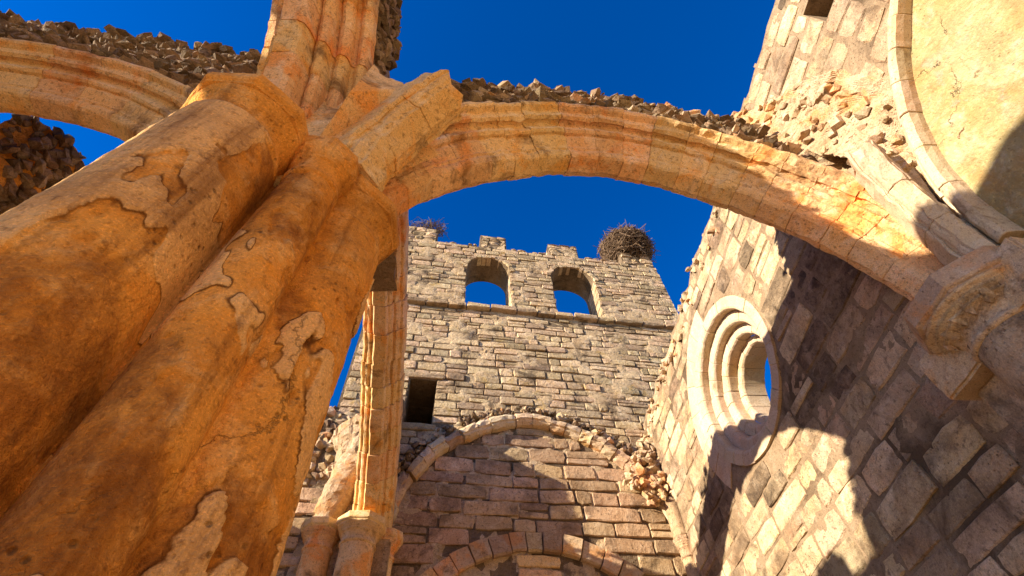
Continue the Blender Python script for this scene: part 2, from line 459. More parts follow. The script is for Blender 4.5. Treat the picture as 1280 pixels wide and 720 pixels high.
def superarch(c, s, h, z0, p=2.0, n=160, t0=0.0, t1=math.pi):
    """centre c, half span s, rise h: points and outward normals from t0 (+a side) to t1"""
    P = []
    for i in range(n + 1):
        t = t0 + (t1 - t0) * i / n
        ct, st = math.cos(t), math.sin(t)
        P.append((c + s * math.copysign(abs(ct) ** (2 / p), ct), z0 + h * abs(st) ** (2 / p)))
    P = np.array(P); T = np.gradient(P, axis=0); T /= np.linalg.norm(T, axis=1)[:, None] + 1e-9
    N = np.stack([T[:, 1], -T[:, 0]], 1)
    cc = np.array([c, z0])
    sg = np.sign(np.sum(N * (P - cc), 1)); sg[sg == 0] = 1
    N *= sg[:, None]
    return [(P[i], N[i]) for i in range(n + 1)]

def spline_path(pts, center, n=160):
    pts = np.array(pts, float); k = len(pts)
    ext = np.vstack([2 * pts[0] - pts[1], pts, 2 * pts[-1] - pts[-2]])
    out_ = []
    for i in range(k - 1):
        p0, p1, p2, p3 = ext[i], ext[i + 1], ext[i + 2], ext[i + 3]
        for t in np.linspace(0, 1, n // (k - 1), endpoint=False):
            out_.append(.5 * (2 * p1 + (p2 - p0) * t + (2 * p0 - 5 * p1 + 4 * p2 - p3) * t * t + (3 * p1 - p0 - 3 * p2 + p3) * t ** 3))
    out_.append(pts[-1]); P = np.array(out_)
    T = np.gradient(P, axis=0); T /= np.linalg.norm(T, axis=1)[:, None] + 1e-9
    N = np.stack([T[:, 1], -T[:, 0]], 1); sg = np.sign(np.sum(N * (P - np.array(center)), 1)); N *= sg[:, None]
    return [(P[i], N[i]) for i in range(len(P))]

def loft(name, rings, mat, parent, caps=True, smooth=True, closed=True, attr=None):
    m = len(rings[0]); V = [v for r in rings for v in r]; Fc = []
    for i in range(len(rings) - 1):
        for j in range(m if closed else m - 1):
            j2 = (j + 1) % m
            Fc.append((i * m + j, i * m + j2, (i + 1) * m + j2, (i + 1) * m + j))
    if caps and closed:
        Fc.append(tuple(range(m))[::-1]); Fc.append(tuple((len(rings) - 1) * m + j for j in range(m)))
    me = mesh(name, V, Fc)
    if attr:
        a = me.attributes.new(attr[0], 'FLOAT', 'POINT'); a.data.foreach_set('value', attr[1])
    fix_normals(me)
    return part(name, me, mat, parent, smooth=smooth)

def scatter_rubble(n, sampler, size, mat, flat=.55, jit=.5, mats2=None):
    """sampler() -> (position, normal)"""
    items = []
    for _ in range(n):
        p, nrm = sampler()
        if p is None: continue
        sx = random.uniform(*size); sy = sx * random.uniform(.6, 1.0); sz = sx * random.uniform(.6 * flat, 1.25 * flat)
        rot = Matrix.Rotation(random.uniform(0, 6.28), 4, 'Z')
        tip = Matrix.Rotation(random.gauss(0, jit), 4, 'X') @ Matrix.Rotation(random.gauss(0, jit), 4, 'Y')
        mt = mats2[0] if mats2 and random.random() < mats2[1] else mat
        items.append(dict(m=Matrix.Translation(p) @ tip @ rot @ Matrix.Diagonal((sx, sy, sz, 1)), kind='r', key=random.randrange(len(RUB)), mat=mt, size=sx * .8))
    return items

def rough_mass(name, grid_fn, nu, nv, mat, parent, smooth=False, amp=.05, sc=4.0):
    """closed-ish displaced sheet: grid_fn(u,v in 0..1) -> point; noise displaced"""
    V = []; Fc = []
    for j in range(nv + 1):
        for i in range(nu + 1):
            p = Vector(grid_fn(i / nu, j / nv))
            d = Vector((nz(p.x, p.y, p.z, sc), nz(p.x + 7, p.y, p.z, sc), nz(p.x, p.y + 7, p.z, sc)))
            cd = noise.cell_vector(p * sc * 1.3)
            V.append(p + d * amp + (cd - Vector((.5, .5, .5))) * amp * .8)
    for j in range(nv):
        for i in range(nu):
            a = j * (nu + 1) + i; Fc.append((a, a + 1, a + nu + 2, a + nu + 1))
    me = fix_normals(mesh(name, V, Fc))
    return part(name, me, mat, parent, smooth=smooth)

def band_core(name, xs, bot, top, near, far, place, mat, parent, amp=.05, nv=8):
    """rubble wall strip above an arch: closed solid between bot(x) and top(x), near/far depth"""
    nv2 = 2 * nv + 4; rings = []
    for x in xs:
        zb, zt = bot(x), top(x)
        loop = []
        for i in range(nv + 1): t = i / nv; loop.append((near + (.12 * t), zb + (zt - zb) * t))
        for i in range(1, 4): loop.append((near + .12 + (far - near - .2) * i / 4, zt + .03 * math.sin(i)))
        for i in range(nv + 1): t = i / nv; loop.append((far - .06 * (1 - t), zt + (zb - zt) * t))
        ring = []
        for d, z in loop:
            w = Vector(place(x, z, d))
            ring.append(w + Vector((nz(w.x, w.y, w.z, 4), nz(w.x + 5, w.y, w.z, 4), nz(w.x, w.y, w.z + 5, 4))) * amp)
        rings.append(ring)
    return loft(name, rings, mat, parent, smooth=False)

# ------------------------------------------------------------------ ground
gv = []; gf = []; N_ = 60
def gz(x, y): 
    return GZ - .02 + (.03 * nz(x, y, 0, .6) if abs(x) < 40 and abs(y) < 40 else 0)
xs_ = [math.copysign(abs(t) ** 3 * 600, t) for t in np.linspace(-1, 1, N_ + 1)]
for y in xs_:
    for x in xs_: gv.append((x, y, gz(x, y)))
for j in range(N_):
    for i in range(N_):
        a = j * (N_ + 1) + i; gf.append((a, a + 1, a + N_ + 2, a + N_ + 1))
g = part('ground', mesh('ground', gv, gf), M['ground'], None); g['kind'] = 'structure'

# ------------------------------------------------------------------ compound pillar
PC = Vector((-1.38, 1.66, 0)); CAPZ = 3.1
SHAFTS = [(-90, .585, .265), (-43, .56, .15), (0, .48, .28), (45, .55, .15), (90, .52, .27), (135, .55, .15), (180, .52, .27), (-135, .55, .15)]
def pillar_r(th, grow=0.0):
    best = []
    dx, dy = math.cos(th), math.sin(th)
    for ang, off, r in SHAFTS:
        cx, cy = off * math.cos(math.radians(ang)), off * math.sin(math.radians(ang)); r = r + grow
        b_ = dx * cx + dy * cy; disc = b_ * b_ - (cx * cx + cy * cy - r * r)
        if disc > 0: best.append(b_ + math.sqrt(disc))
    best.append(.47 + grow)
    p = 30.0
    return sum(x ** p for x in best) ** (1 / p)

pillar = thing('compound_pillar', 'massive weathered orange clustered pillar filling the left foreground', 'pillar', (PC.x, PC.y, GZ))
NT, NZ = 460, 320
rings = []; peel = []; worn = []
thetas = [2 * math.pi * i / NT for i in range(NT)]
base_r = [pillar_r(t) for t in thetas]
sst = lambda a, b, x: (lambda q: q * q * (3 - 2 * q))(min(max((x - a) / (b - a), 0), 1))
for k in range(NZ + 1):
    z = GZ + .45 + (CAPZ - .36 - GZ - .45) * k / NZ
    ring = []
    for t, r in zip(thetas, base_r):
        cx, cy = math.cos(t), math.sin(t)
        x, y = PC.x + r * cx, PC.y + r * cy
        big = noise.fractal(Vector((x * 1.3 + 2, y * 1.3, z * .8)), 1.0, 2.0, 3)
        mid = noise.fractal(Vector((x * 5, y * 5, z * 4)), .9, 2.0, 4)
        pn = noise.fractal(Vector((x * 1.7 + 11, y * 1.7 + 3, z * .75)), .95, 2.0, 5)
        wn_ = noise.fractal(Vector((x * 1.5 + 31, y * 1.5, z * .95 + 7)), .75, 2.1, 6) + .10 * (1.2 - z) / 2
        m_ = sst(.25, .275, pn)                               # pale later coat, crisp edge
        w_ = sst(.02, .30, wn_) * (1 - m_)                    # dark weathered stone where the coat is gone
        fine = noise.fractal(Vector((x * 26, y * 26, z * 20)), .8, 2.0, 2)
        d = .008 * big + .0055 * mid + .013 * m_ - .016 * sst(.05, .12, wn_) * (1 - m_) + (.0035 + .006 * w_) * fine
        ring.append((PC.x + (r + d) * cx, PC.y + (r + d) * cy, z)); peel.append(pn); worn.append(wn_)
    rings.append(ring)
shaft = loft('shaft', rings, M['pillar'], pillar, attr=('peel', peel))
wa = shaft.data.attributes.new('worn', 'FLOAT', 'POINT'); wa.data.foreach_set('value', worn)
# base of the pillar
rings = []
for (z, gr) in ((GZ - .05, .18), (GZ + .22, .18), (GZ + .25, .12), (GZ + .31, .14), (GZ + .36, .10), (GZ + .40, .03), (GZ + .47, .01)):
    rings.append([(PC.x + pillar_r(t, gr) * math.cos(t), PC.y + pillar_r(t, gr) * math.sin(t), z) for t in thetas[::3]])
loft('base', rings, M['pillar'], pillar)
def capital(parent, cx, cy, ang, r, ztop, h=.40, flare=.11, mat=None, oct_turn=0.0, ab=.13):
    """moulded half capital: neck ring, bell and a polygonal abacus"""
    mat = mat or M['pillar']
    prof = [(r - .03, -h - .04), (r + .008, -h - .03), (r + .022, -h - .01), (r + .022, -h + .008), (r + .006, -h + .025), (r + .004, -h + .07),
            (r + flare * .16, -h + .12), (r + flare * .36, -h + .15), (r + flare * .53, -h + .158), (r + flare * .42, -h + .172), (r + flare * .47, -h + .19), (r + flare * .72, -h + .203), (r + flare * .60, -h + .215), (r + flare * .85, -h + .235), (r + flare, -h + .25), (r + flare * .9, -h + .262), (r - .05, -h + .265)]
    rings = []; n = 40
    for rr, dz in prof:
        ring = []
        for i in range(n):
            t = 2 * math.pi * i / n; x, y, z = cx + rr * math.cos(t), cy + rr * math.sin(t), ztop + dz
            e = 1 + .02 * nz(x, y, z, 7); ring.append((cx + rr * e * math.cos(t), cy + rr * e * math.sin(t), z + .006 * nz(x, y, z, 9)))
        rings.append(ring)
    cap = loft('capital', rings, mat, parent)
    # abacus: octagon, softened edges
    rings = []
    ra = (r + ab) / math.cos(math.pi / 8)
    for s, dz in ((.84, -h + .25), (.93, -h + .258), (.94, -h + .275), (.975, -h + .285), (1.0, -h + .30), (1.0, -.012), (.985, 0), (.4, .004)):
        ring = []
        for i in range(8):
            for q in range(5):
                t0 = math.radians(ang + oct_turn) + (i + .5) * math.pi / 4; t1 = t0 + math.pi / 4; f = q / 5
                x = cx + ra * s * (math.cos(t0) * (1 - f) + math.cos(t1) * f); y = cy + ra * s * (math.sin(t0) * (1 - f) + math.sin(t1) * f); z = ztop + dz
                ring.append((x + .007 * nz(x, y, z, 6), y + .007 * nz(x + 5, y, z, 6), z + .006 * nz(x, y + 5, z, 6)))
        rings.append(ring)
    ab_ = loft('abacus', rings, mat, cap, smooth=False)
    return cap
for ang, off, r in SHAFTS:
    capital(pillar, PC.x + off * math.cos(math.radians(ang)), PC.y + off * math.sin(math.radians(ang)), ang, r - .015, CAPZ + (0.0 if r > .3 else -.004), h=.38, flare=.062, ab=.085 if r > .2 else .065)
# core between the arches above the capitals
rings = []
for k in range(15):
    z = CAPZ - .3 + k * .12
    rings.append([(PC.x + (.46 + .03 * nz(math.cos(t) * 2, math.sin(t) * 2, z, 1.5)) * math.cos(t), PC.y + (.46 + .03 * nz(math.cos(t) * 2, math.sin(t) * 2, z, 1.5)) * math.sin(t), z) for t in thetas[::6]])
loft('springer_core', rings, M['arch'], pillar)

# ------------------------------------------------------------------ arch profiles: (depth from near face, offset from intrados)
ORDERS = [(-.01, .57), (-.05, .55), (-.05, .505), (-.03, .485), (.03, .475), (.045, .44), (.03, .415), (.045, .385), (.085, .375), (.10, .40), (.135, .405), (.155, .37), (.16, .315), (.135, .29),
          (.14, .255), (.17, .24), (.205, .245), (.215, .205), (.285, .125), (.285, .10), (.305, .085), (.31, .045), (.335, .012), (.36, 0), (.52, 0), (.535, .035), (.575, .05), (.60, .09), (.60, .57)]

# ------------------------------------------------------------------ nave transverse arch
tU = Vector((1, .1, 0)).normalized(); tD = Vector((-.1, 1, 0)).normalized(); tO = Vector((0, 1.45, 0))
def t_place(a, z, d):
    p = tO + tU * a + tD * d; return (p.x, p.y, z)
tarch = thing('transverse_arch', 'moulded honey-coloured stone arch crossing the sky from pillar to right wall', 'arch', (1.5, 1.9, CAPZ))
tpath = superarch(1.55, 2.30, 2.17, CAPZ, p=1.72)
sweep_pieces('voussoir', tarch, tpath, ORDERS, t_place, M['arch'], 21, seg=8, gap=.004, jit=.004, rough=.010)
txy = np.array([p[0] + p[1] * .56 for p in tpath]); 
def t_ext(x):
    o = np.argsort(txy[:, 0]); return float(np.interp(x, txy[o, 0], txy[o, 1]))
def t_top(x): return float(np.interp(x, [-1.3, -.8, -.54, .47, 1.64, 2.8, 3.26, 4.1], [6.0, 6.2, 6.4, 6.85, 7.2, 7.1, 6.85, 6.7])) + .07 * nz(x, 0, 0, 2.5)
xs = list(np.linspace(-.75, 4.0, 70))
band_core('rubble_core', xs, lambda x: t_ext(x) - .05, t_top, .06, .52, t_place, M['core'], tarch, amp=.06)
def s_t():
    x = random.uniform(-.7, 3.7); zt = t_top(x); zb = t_ext(x) + .02
    f = random.random() ** .8
    if random.random() < .3: d = random.uniform(.12, .5); z = zt + random.uniform(-.03, .04)
    else: z = zb + (zt - zb) * f; d = .05 + .12 * (z - zb) / max(zt - zb, .1) + random.uniform(-.03, .03)
    return Vector(t_place(x, z, d)), None
lay(scatter_rubble(620, s_t, (.05, .16), M['rubble'], flat=.5, jit=.35, mats2=(M['palerubble'], .15)) + scatter_rubble(300, s_t, (.16, .34), M['rubble'], flat=.42, jit=.25, mats2=(M['palerubble'], .12)), 'rubble_stone', 'rubble_fill', tarch, 280, smooth=False)

# ------------------------------------------------------------------ near arcade arch overhead (runs towards the viewer)
narch = thing('arcade_arch', 'orange moulded arch rising overhead out of the pillar top into the upper edge', 'arch', (-1.5, .9, CAPZ))
def n_place(a, z, d): return (-1.0 - d - .01 * a, a, z)
NPROF = [(0, .62), (0, .47), (.02, .435), (.06, .425), (.09, .45), (.11, .48), (.135, .46), (.14, .39), (.155, .345), (.20, .325), (.235, .345), (.25, .375), (.268, .35), (.27, .26), (.29, .20), (.33, .185), (.355, .20), (.37, .23),
         (.38, .17), (.385, .08), (.41, .02), (.45, 0), (.58, 0), (.60, .03), (.61, .12), (.655, .15), (.685, .145), (.70, .19), (.71, .28), (.82, .30), (.82, .62)]
npath = superarch(-1.42, 2.55, 2.55, CAPZ, p=1.9, t0=0, t1=.92)
sweep_pieces('voussoir', narch, npath, NPROF, n_place, M['arch'], 8, seg=9, gap=.004, jit=.003)
nxy = np.array([p[0] + p[1] * .62 for p in npath])
def n_ext(y): 
    o = np.argsort(nxy[:, 0]); return float(np.interp(y, nxy[o, 0], nxy[o, 1]))
band_core('rubble_core', list(np.linspace(1.35, .44, 22)), lambda y: n_ext(y) - .06, lambda y: 7.0 - .35 * abs(y - .6) + .06 * nz(y, 3, 0, 2), .06, .76, n_place, M['core'], narch, amp=.05)
def s_n():
    y = random.uniform(.44, 1.3); zb = n_ext(y); zt = 7.0 - .35 * abs(y - .6); d = random.choice((.05, random.uniform(.1, .75), .78)); z = zb + (zt - zb) * random.random() if d in (.05, .78) else zt
    return Vector(n_place(y, z, d)), None
lay(scatter_rubble(420, s_n, (.1, .24), M['rubble']), 'rubble_stone', 'rubble_fill', narch, 60, smooth=False)

# ------------------------------------------------------------------ vault springer and broken rib on the pillar
def springer(name, label, C, a0, a1, dep0, grow, ztop, rib_a, mat, rib_w=.13, rib_p=.15, ncut=3, tilt=0.0, clip=None):
    """fan of broken vault cells over a capital, with the stump of its rib"""
    t = thing(name, label, 'vault stub', (C[0], C[1], CAPZ))
    def rad(z):
        q = (z - CAPZ) / grow
        return dep0 + grow * (1 - math.sqrt(max(0, 1 - min(q, .98) ** 2)))
    rings = []; angs = np.linspace(a0, a1, 46); zn = 34
    for k in range(zn + 1):
        ring = [(C[0], C[1], CAPZ + (ztop - CAPZ) * k / zn)]
        for a in angs:
            side = (a - rib_a) / ((a0 - rib_a) if a < rib_a else (a1 - rib_a) + 1e-6)
            zt = ztop + tilt * max(0, (rib_a - a) / (rib_a - a0 + 1e-6)) + .09 * nz(a * .09, 3.1, 0, 1.0) + .05 * nz(a * .4, 1.1, 0, 1.0)
            z = CAPZ + (zt - CAPZ) * k / zn
            r = rad(min(z, ztop + .1)) * (1 - .16 * math.sin(min(abs(side), 1) * math.pi)) - .03
            if clip: r = min(r, clip(a))
            x, y = C[0] + r * math.cos(math.radians(a)), C[1] + r * math.sin(math.radians(a))
            e = .016 * nz(x, y, z, 3) + .01 * nz(x, y, z, 11)
            ring.append((x + e * math.cos(math.radians(a)), y + e * math.sin(math.radians(a)), z))
        rings.append(ring)
    loft('web', rings, mat, t, smooth=False)
    ca, sa = math.cos(math.radians(rib_a)), math.sin(math.radians(rib_a))
    P = np.array([(rad(z) + .02, z) for z in np.linspace(CAPZ, ztop + .12, 60)])
    T = np.gradient(P, axis=0); T /= np.linalg.norm(T, axis=1)[:, None]; Nn = np.stack([T[:, 1], -T[:, 0]], 1)
    path = [(P[i], Nn[i]) for i in range(len(P))]
    w = rib_w
    prof = [(-w, -.2), (-w, -.06), (-w, .0), (-w * .97, .025), (-w * .86, .035), (-w * .80, .03), (-w * .74, .05), (-w * .74, .075), (-w * .62, .10), (-w * .5, rib_p - .02), (-w * .42, rib_p), (-w * .15, rib_p + .004),
            (w * .15, rib_p + .004), (w * .42, rib_p), (w * .5, rib_p - .02), (w * .62, .10), (w * .74, .075), (w * .74, .05), (w * .80, .03), (w * .86, .035), (w * .97, .025), (w, 0), (w, -.06), (w, -.2)]
    sweep_pieces('rib_block', t, path, prof, lambda a, z, d: (C[0] + a * ca - d * sa, C[1] + a * sa + d * ca, z), mat, ncut, seg=7, gap=.005, rough=.011, ragged=.10)
    return t
springer('vault_rib_stub', 'broken orange vault rib stub fanning from the pillar beside the large arch', (PC.x, PC.y), -57, -4, .60, 1.6, 4.22, -26, M['arch'], rib_w=.21, rib_p=.13, tilt=.6, clip=lambda a: .42 / max(math.cos(math.radians(a)), .05) + max(0, a + 57) * .02)

# ------------------------------------------------------------------ left aisle arch
aarch = thing('aisle_arch', 'orange arch at the upper left carrying dark layered rubble', 'arch', (-3.8, 1.4, CAPZ))
def a_place(a, z, d): return t_place(a, z, d - .02)
AO = [(d * .78, o * .8) for d, o in ORDERS]
apath = superarch(-3.78, 1.58, 1.32, CAPZ, p=1.9)
sweep_pieces('voussoir', aarch, apath, AO, a_place, M['arch'], 13, seg=5, gap=.004, jit=.003)
axy = np.array([p[0] + p[1] * .44 for p in apath])
def a_ext(x):
    o = np.argsort(axy[:, 0]); return float(np.interp(x, axy[o, 0], axy[o, 1]))
def a_top(x): return 6.12 + .05 * nz(x, 0, 0, 3)
band_core('rubble_core', list(np.linspace(-5.7, -1.75, 60)), lambda x: a_ext(x) - .05, a_top, .03, .42, a_place, M['core'], aarch, amp=.04)
def s_a():
    x = random.uniform(-5.2, -1.8); zt = a_top(x); zb = a_ext(x) + .03
    if random.random() < .2: return Vector(a_place(x, zt + random.uniform(-.02, .04), random.uniform(.1, .4))), None
    z = zb + (zt - zb) * random.random()
    return Vector(a_place(x, z, .04 + .12 * (z - zb) / max(zt - zb, .2) + random.uniform(-.02, .03))), None
lay(scatter_rubble(1100, s_a, (.09, .25), M['rubble'], flat=.36, jit=.16), 'rubble_stone', 'rubble_fill', aarch, 280, smooth=False)

# ------------------------------------------------------------------ far arcade arch (pillar to west wall)
farch = thing('arcade_arch', 'tall pale edged arch seen edge on behind the pillar, left of the belfry', 'arch', (-1.6, 5, 4))
def f_place(a, z, d): return (-.93 - .05 * a - d, a, z)
FPROF = [(0, .78), (0, .40), (.02, .36), (.06, .35), (.08, .30), (.07, .26), (.11, .22), (.15, .23), (.165, .17), (.16, .13), (.19, .10), (.215, .09), (.22, .03), (.24, 0), (.42, 0), (.44, .03), (.445, .09), (.47, .10), (.50, .07), (.53, .08), (.54, .13), (.56, .17), (.60, .16), (.63, .19), (.63, .78)]
fpath = spline_path([(8.1, 4.45), (7.85, 4.85), (7.21, 5.32), (6.2, 5.88), (5.04, 6.33), (4.3, 6.52), (3.4, 6.33), (2.75, 5.95), (2.2, 5.3), (2.02, 4.8), (2.0, 3.1)], (4.8, 3.5))
sweep_pieces('voussoir', farch, fpath, FPROF, f_place, M['arch'], 22, seg=4, gap=.008, jit=.01, rough=.01)
fxy = np.array([p[0] + p[1] * .74 for p in fpath])
def f_bot(y):
    o = np.argsort(fxy[:, 0]); return float(np.interp(y, fxy[o, 0], fxy[o, 1]))
band_core('spandrel_rubble', list(np.linspace(4.6, 1.5, 30)), lambda y: min(f_bot(y) - .1, 6.4), lambda y: 7.12 + .05 * nz(y, 0, 0, 2), .1, .52, f_place, M['core'], farch, amp=.05)
def s_f():
    i = random.randrange(10, 120); p, n_ = fpath[i]; q = p + n_ * random.uniform(.74, .9)
    return Vector(f_place(q[0], q[1], random.uniform(.02, .55))), None
lay(scatter_rubble(160, s_f, (.1, .22), M['palerubble']), 'rubble_stone', 'rubble_fill', farch, 60, smooth=False)

# ------------------------------------------------------------------ west wall with belfry
K = .095
bU = Vector((1, K, 0)).normalized(); bN = Vector((K, -1, 0)).normalized()
FB = frame((0, 8.97, 0), bU, bN)
KU = math.sqrt(1 + K * K)
west = thing('belfry_wall', 'tall grey-tan stone gable wall with two arched bell openings and merlons', 'wall', (1.5, 9.1, GZ))
WIN = [(-.38, 1.02, 11.9, 13.9, 14.62), (2.40, 3.86, 11.9, 13.9, 14.6)]       # u0,u1,sill,spring,crown
SQ = (-1.56, -.93, 7.47, 8.79)
FA_C, FA_S, FA_H, FA_Z = 1.27, 2.72, 2.65, 4.9                                # wall rib under the vault: centre, half span, rise, spring
LA = (1.23, 2.25, 1.75, 3.0)                                                 # lower blind arch: centre, half span, rise, spring (intrados)
def arch_hw(c, s, h, zs, z):
    if z <= zs: return s
    q = (z - zs) / h
    return s * math.sqrt(max(0, 1 - q * q)) if q < 1 else 0.0
def win_holes(za, zb, pad=0.0):
    hs_ = []
    for (u0, u1, s0, sp, cr) in WIN:
        if zb > s0 - .0 and za < cr + pad:
            c = (u0 + u1) / 2; w = (u1 - u0) / 2 + pad
            hw = w if za <= sp else w * math.sqrt(max(0, 1 - ((za - sp) / (cr - sp + pad)) ** 2))
            if hw > .03: hs_.append((c - hw, c + hw))
    return hs_
MERL = [(-2.9, -1.47, 16.25), (.03, .95, 16.2), (2.5, 3.55, 16.15), (5.2, 6.35, 16.2)]
CREN = 15.3
top_pts = []
u = -3.0
outline = [(-3.0, GZ), (6.4, GZ), (6.4, 11.8), (6.34, 16.0)]
for (a, b, t_) in reversed(MERL):
    outline += [(b, CREN if b < 6 else t_ - .1), (b, t_ - .08), (a, t_ - .05), (a, CREN)]
outline += [(-3.0, CREN)]
outline[-2] = (-2.95, CREN)
outs = [outline]
for (u0, u1, s0, sp, cr) in WIN:
    c = (u0 + u1) / 2; w = (u1 - u0) / 2
    outs.append([(u0, s0), (u1, s0)] + [(c + w * math.cos(t), sp + (cr - sp) * math.sin(t)) for t in np.linspace(0, math.pi, 16)])
outs.append([(SQ[0], SQ[2]), (SQ[1], SQ[2]), (SQ[1] + .02, SQ[3]), (SQ[0] + .02, SQ[3])])
plate('wall_core', outs, .95, FB, M['towermortar'], west, front=-.022)
plate('rear_wall', [[(-2.9, GZ), (6.3, GZ), (6.3, 11.4), (-2.9, 11.4)]], .3, FB, M['towermortar'], west, front=-1.9)
for nm, (ua, ub, za, zb_) in dict(top=(SQ[0] - .3, SQ[1] + .3, SQ[3], SQ[3] + .2), bottom=(SQ[0] - .3, SQ[1] + .3, SQ[2] - .2, SQ[2]), side=(SQ[0] - .2, SQ[0], SQ[2], SQ[3]), side2=(SQ[1] + .02, SQ[1] + .2, SQ[2], SQ[3])).items():
    plate('reveal', [[(ua, za), (ub, za), (ub, zb_), (ua, zb_)]], .9, FB, M['towermortar'], west, front=-1.01)
FW = FB @ Matrix.Translation((0, 0, .0))
def span_tower(za, zb):
    hs_ = win_holes(za, zb, .0)
    if zb > SQ[2] and za < SQ[3]: hs_.append((SQ[0], SQ[1] + .01))
    if zb > FA_Z: 
        hw = arch_hw(FA_C, FA_S + .36, FA_H + .38, FA_Z, za + .04)
        if hw > 0: hs_.append((FA_C - hw, FA_C + hw))
    else: hs_.append((FA_C - FA_S - .3, FA_C + FA_S + .3))
    return cut(-2.95, 6.4, hs_)
it = masonry(FW, 4.2, 11.66, span_tower, (.17, .31), (.26, .75), M['tower'], gap=.010, depth=.14, proud=.011, sub=.15)
it += masonry(FW, 11.92, CREN, span_tower, (.17, .30), (.26, .72), M['tower'], gap=.010, depth=.14, proud=.011, sub=.15)
for (a, b, t_) in MERL:
    it += masonry(FW, CREN, t_ - .05, lambda za, zb, a=a, b=b: [(a + random.uniform(-.03, .05), b + random.uniform(-.05, .03))], (.2, .3), (.28, .55), M['tower'], gap=.02, depth=.5, proud=.02, sub=.05)
# ragged stones on the crenel line and merlon tops
for (a, b) in ((-1.47, .03), (.95, 2.5), (3.55, 5.2)):
    it += masonry(FW, CREN, CREN + .12, lambda za, zb, a=a, b=b: cut(a, b, [(x, x + random.uniform(.1, .4)) for x in np.arange(a, b, .7)]), (.1, .13), (.18, .4), M['tower'], depth=.6, sub=0)
lay(it, 'stone', 'stone_facing', west, 300)
def in_tower(u, v):
    if v > CREN and not any(a < u < b and v < t_ - .06 for a, b, t_ in MERL): return False
    for (u0, u1, s0, sp, cr) in WIN:
        if u0 - .02 < u < u1 + .02 and s0 - .02 < v < cr + .02: return False
    return not (SQ[0] - .02 < u < SQ[1] + .04 and SQ[2] - .02 < v < SQ[3] + .02)
mortar_sheet(FB, -2.95, 6.38, 2.0, 16.2, .075, in_tower, M['tower'], west, lo=-.026, hi=.008, sc=1.9, th=.26, seed=3.3)
# string course blocks under the bell openings
u = -2.95
while u < 6.3:
    w = random.uniform(.5, .9); b = min(u + w, 6.42)
    me = block_mesh(2.6, random.randrange(8), M['tower'])
    ob = bpy.data.objects.new('string_course_block', me); COL.objects.link(ob); attach(ob, west)
    ob.matrix_basis = FB @ Matrix.Translation(((u + b) / 2, 11.79, .13 + random.gauss(0, .012))) @ Matrix.Rotation(random.gauss(0, .006), 4, 'Z') @ Matrix.Diagonal((b - u - .015, .20, .3, 1))
    u = b
# bell opening arch stones
def b_place(a, z, d): 
    p = FB @ Vector((a, z, -d)); return (p.x, p.y, p.z)
for (u0, u1, s0, sp, cr) in WIN:
    c = (u0 + u1) / 2; w = (u1 - u0) / 2
    ob = superarch(c, w, cr - sp, sp, 2.0)
    sweep_pieces('arch_stone', west, ob, [(-.04, .0), (-.04, .13), (.3, .13), (.3, 0)], b_place, M['tower'], 15, seg=1, gap=.015, jit=.014)
    for sd, uu in ((0, u0), (1, u1)):                      # jamb stones
        z = s0
        while z < sp - .05:
            h = min(random.uniform(.22, .4), sp - z); me = block_mesh(1.0, random.randrange(8), M['tower'])
            o2 = bpy.data.objects.new('jamb_stone', me); COL.objects.link(o2); attach(o2, west)
            R90 = Matrix.Rotation(math.pi / 2 * (1 if sd == 0 else -1), 4, 'Y')
            o2.matrix_basis = FB @ Matrix.Translation((uu + (.012 if sd == 0 else -.012), z + h / 2, -.42 + random.gauss(0, .02))) @ R90 @ Matrix.Diagonal((.88, h - .015, .1, 1)); z += h
# lintel and sill of the square opening
for (uc, zc, w, h) in ((-1.25, 8.9, 1.05, .2), (-1.25, 7.36, .9, .2)):
    ob = bpy.data.objects.new('lintel', block_mesh(2.6, 2, M['tower'])); COL.objects.link(ob); attach(ob, west)
    ob.matrix_basis = FB @ Matrix.Translation((uc, zc, .03)) @ Matrix.Diagonal((w, h, .2, 1))
# wall rib arch and the infill below it
rpath = superarch(FA_C, FA_S, FA_H, FA_Z, p=1.8)
RPROF = [(-.20, .24), (-.22, .19), (-.22, .10), (-.18, .08), (-.16, .04), (-.10, 0), (-.03, 0), (.12, .0), (.12, .24)]
sweep_pieces('wall_rib_voussoir', west, rpath, RPROF, b_place, M['palerubble'], 26, seg=3, gap=.014, jit=.02, rough=.02, mat2=M['oculus'], p2=.5)
def span_inf(za, zb):
    hs_ = []
    hw = arch_hw(FA_C, FA_S + .02, FA_H + .02, FA_Z, zb)
    if hw < .15: return []
    z_ = za + .04
    hl = arch_hw(LA[0], LA[1] + .34, LA[2] + .34, LA[3], z_)
    if hl > 0 and za < LA[2] + LA[3] + .34: hs_.append((LA[0] - hl, LA[0] + hl))
    return cut(FA_C - hw, FA_C + hw, hs_)
FI = FB @ Matrix.Translation((0, 0, .02))
lay(masonry(FI, 2.2, FA_Z + FA_H, span_inf, (.25, .38), (.42, 1.1), M['infill'], gap=.010, depth=.10, proud=.008, sub=.1), 'infill_stone', 'infill_facing', west, 300)
lpath = superarch(LA[0], LA[1], LA[2], LA[3], p=1.9)
sweep_pieces('arch_stone', west, lpath, [(-.10, .34), (-.10, .03), (-.07, 0), (.2, 0), (.2, .34)], b_place, M['palerubble'], 19, seg=2, gap=.02, jit=.012)
def span_low(za, zb):
    hw = arch_hw(LA[0], LA[1], LA[2], LA[3], zb)
    return [(LA[0] - hw, LA[0] + hw)] if hw > .2 else []
lay(masonry(FI, 1.6, LA[2] + LA[3], span_low, (.35, .5), (.6, 1.1), M['arch'], gap=.02, depth=.1, proud=.01), 'blocking_stone', 'blocking_facing', west, 80)
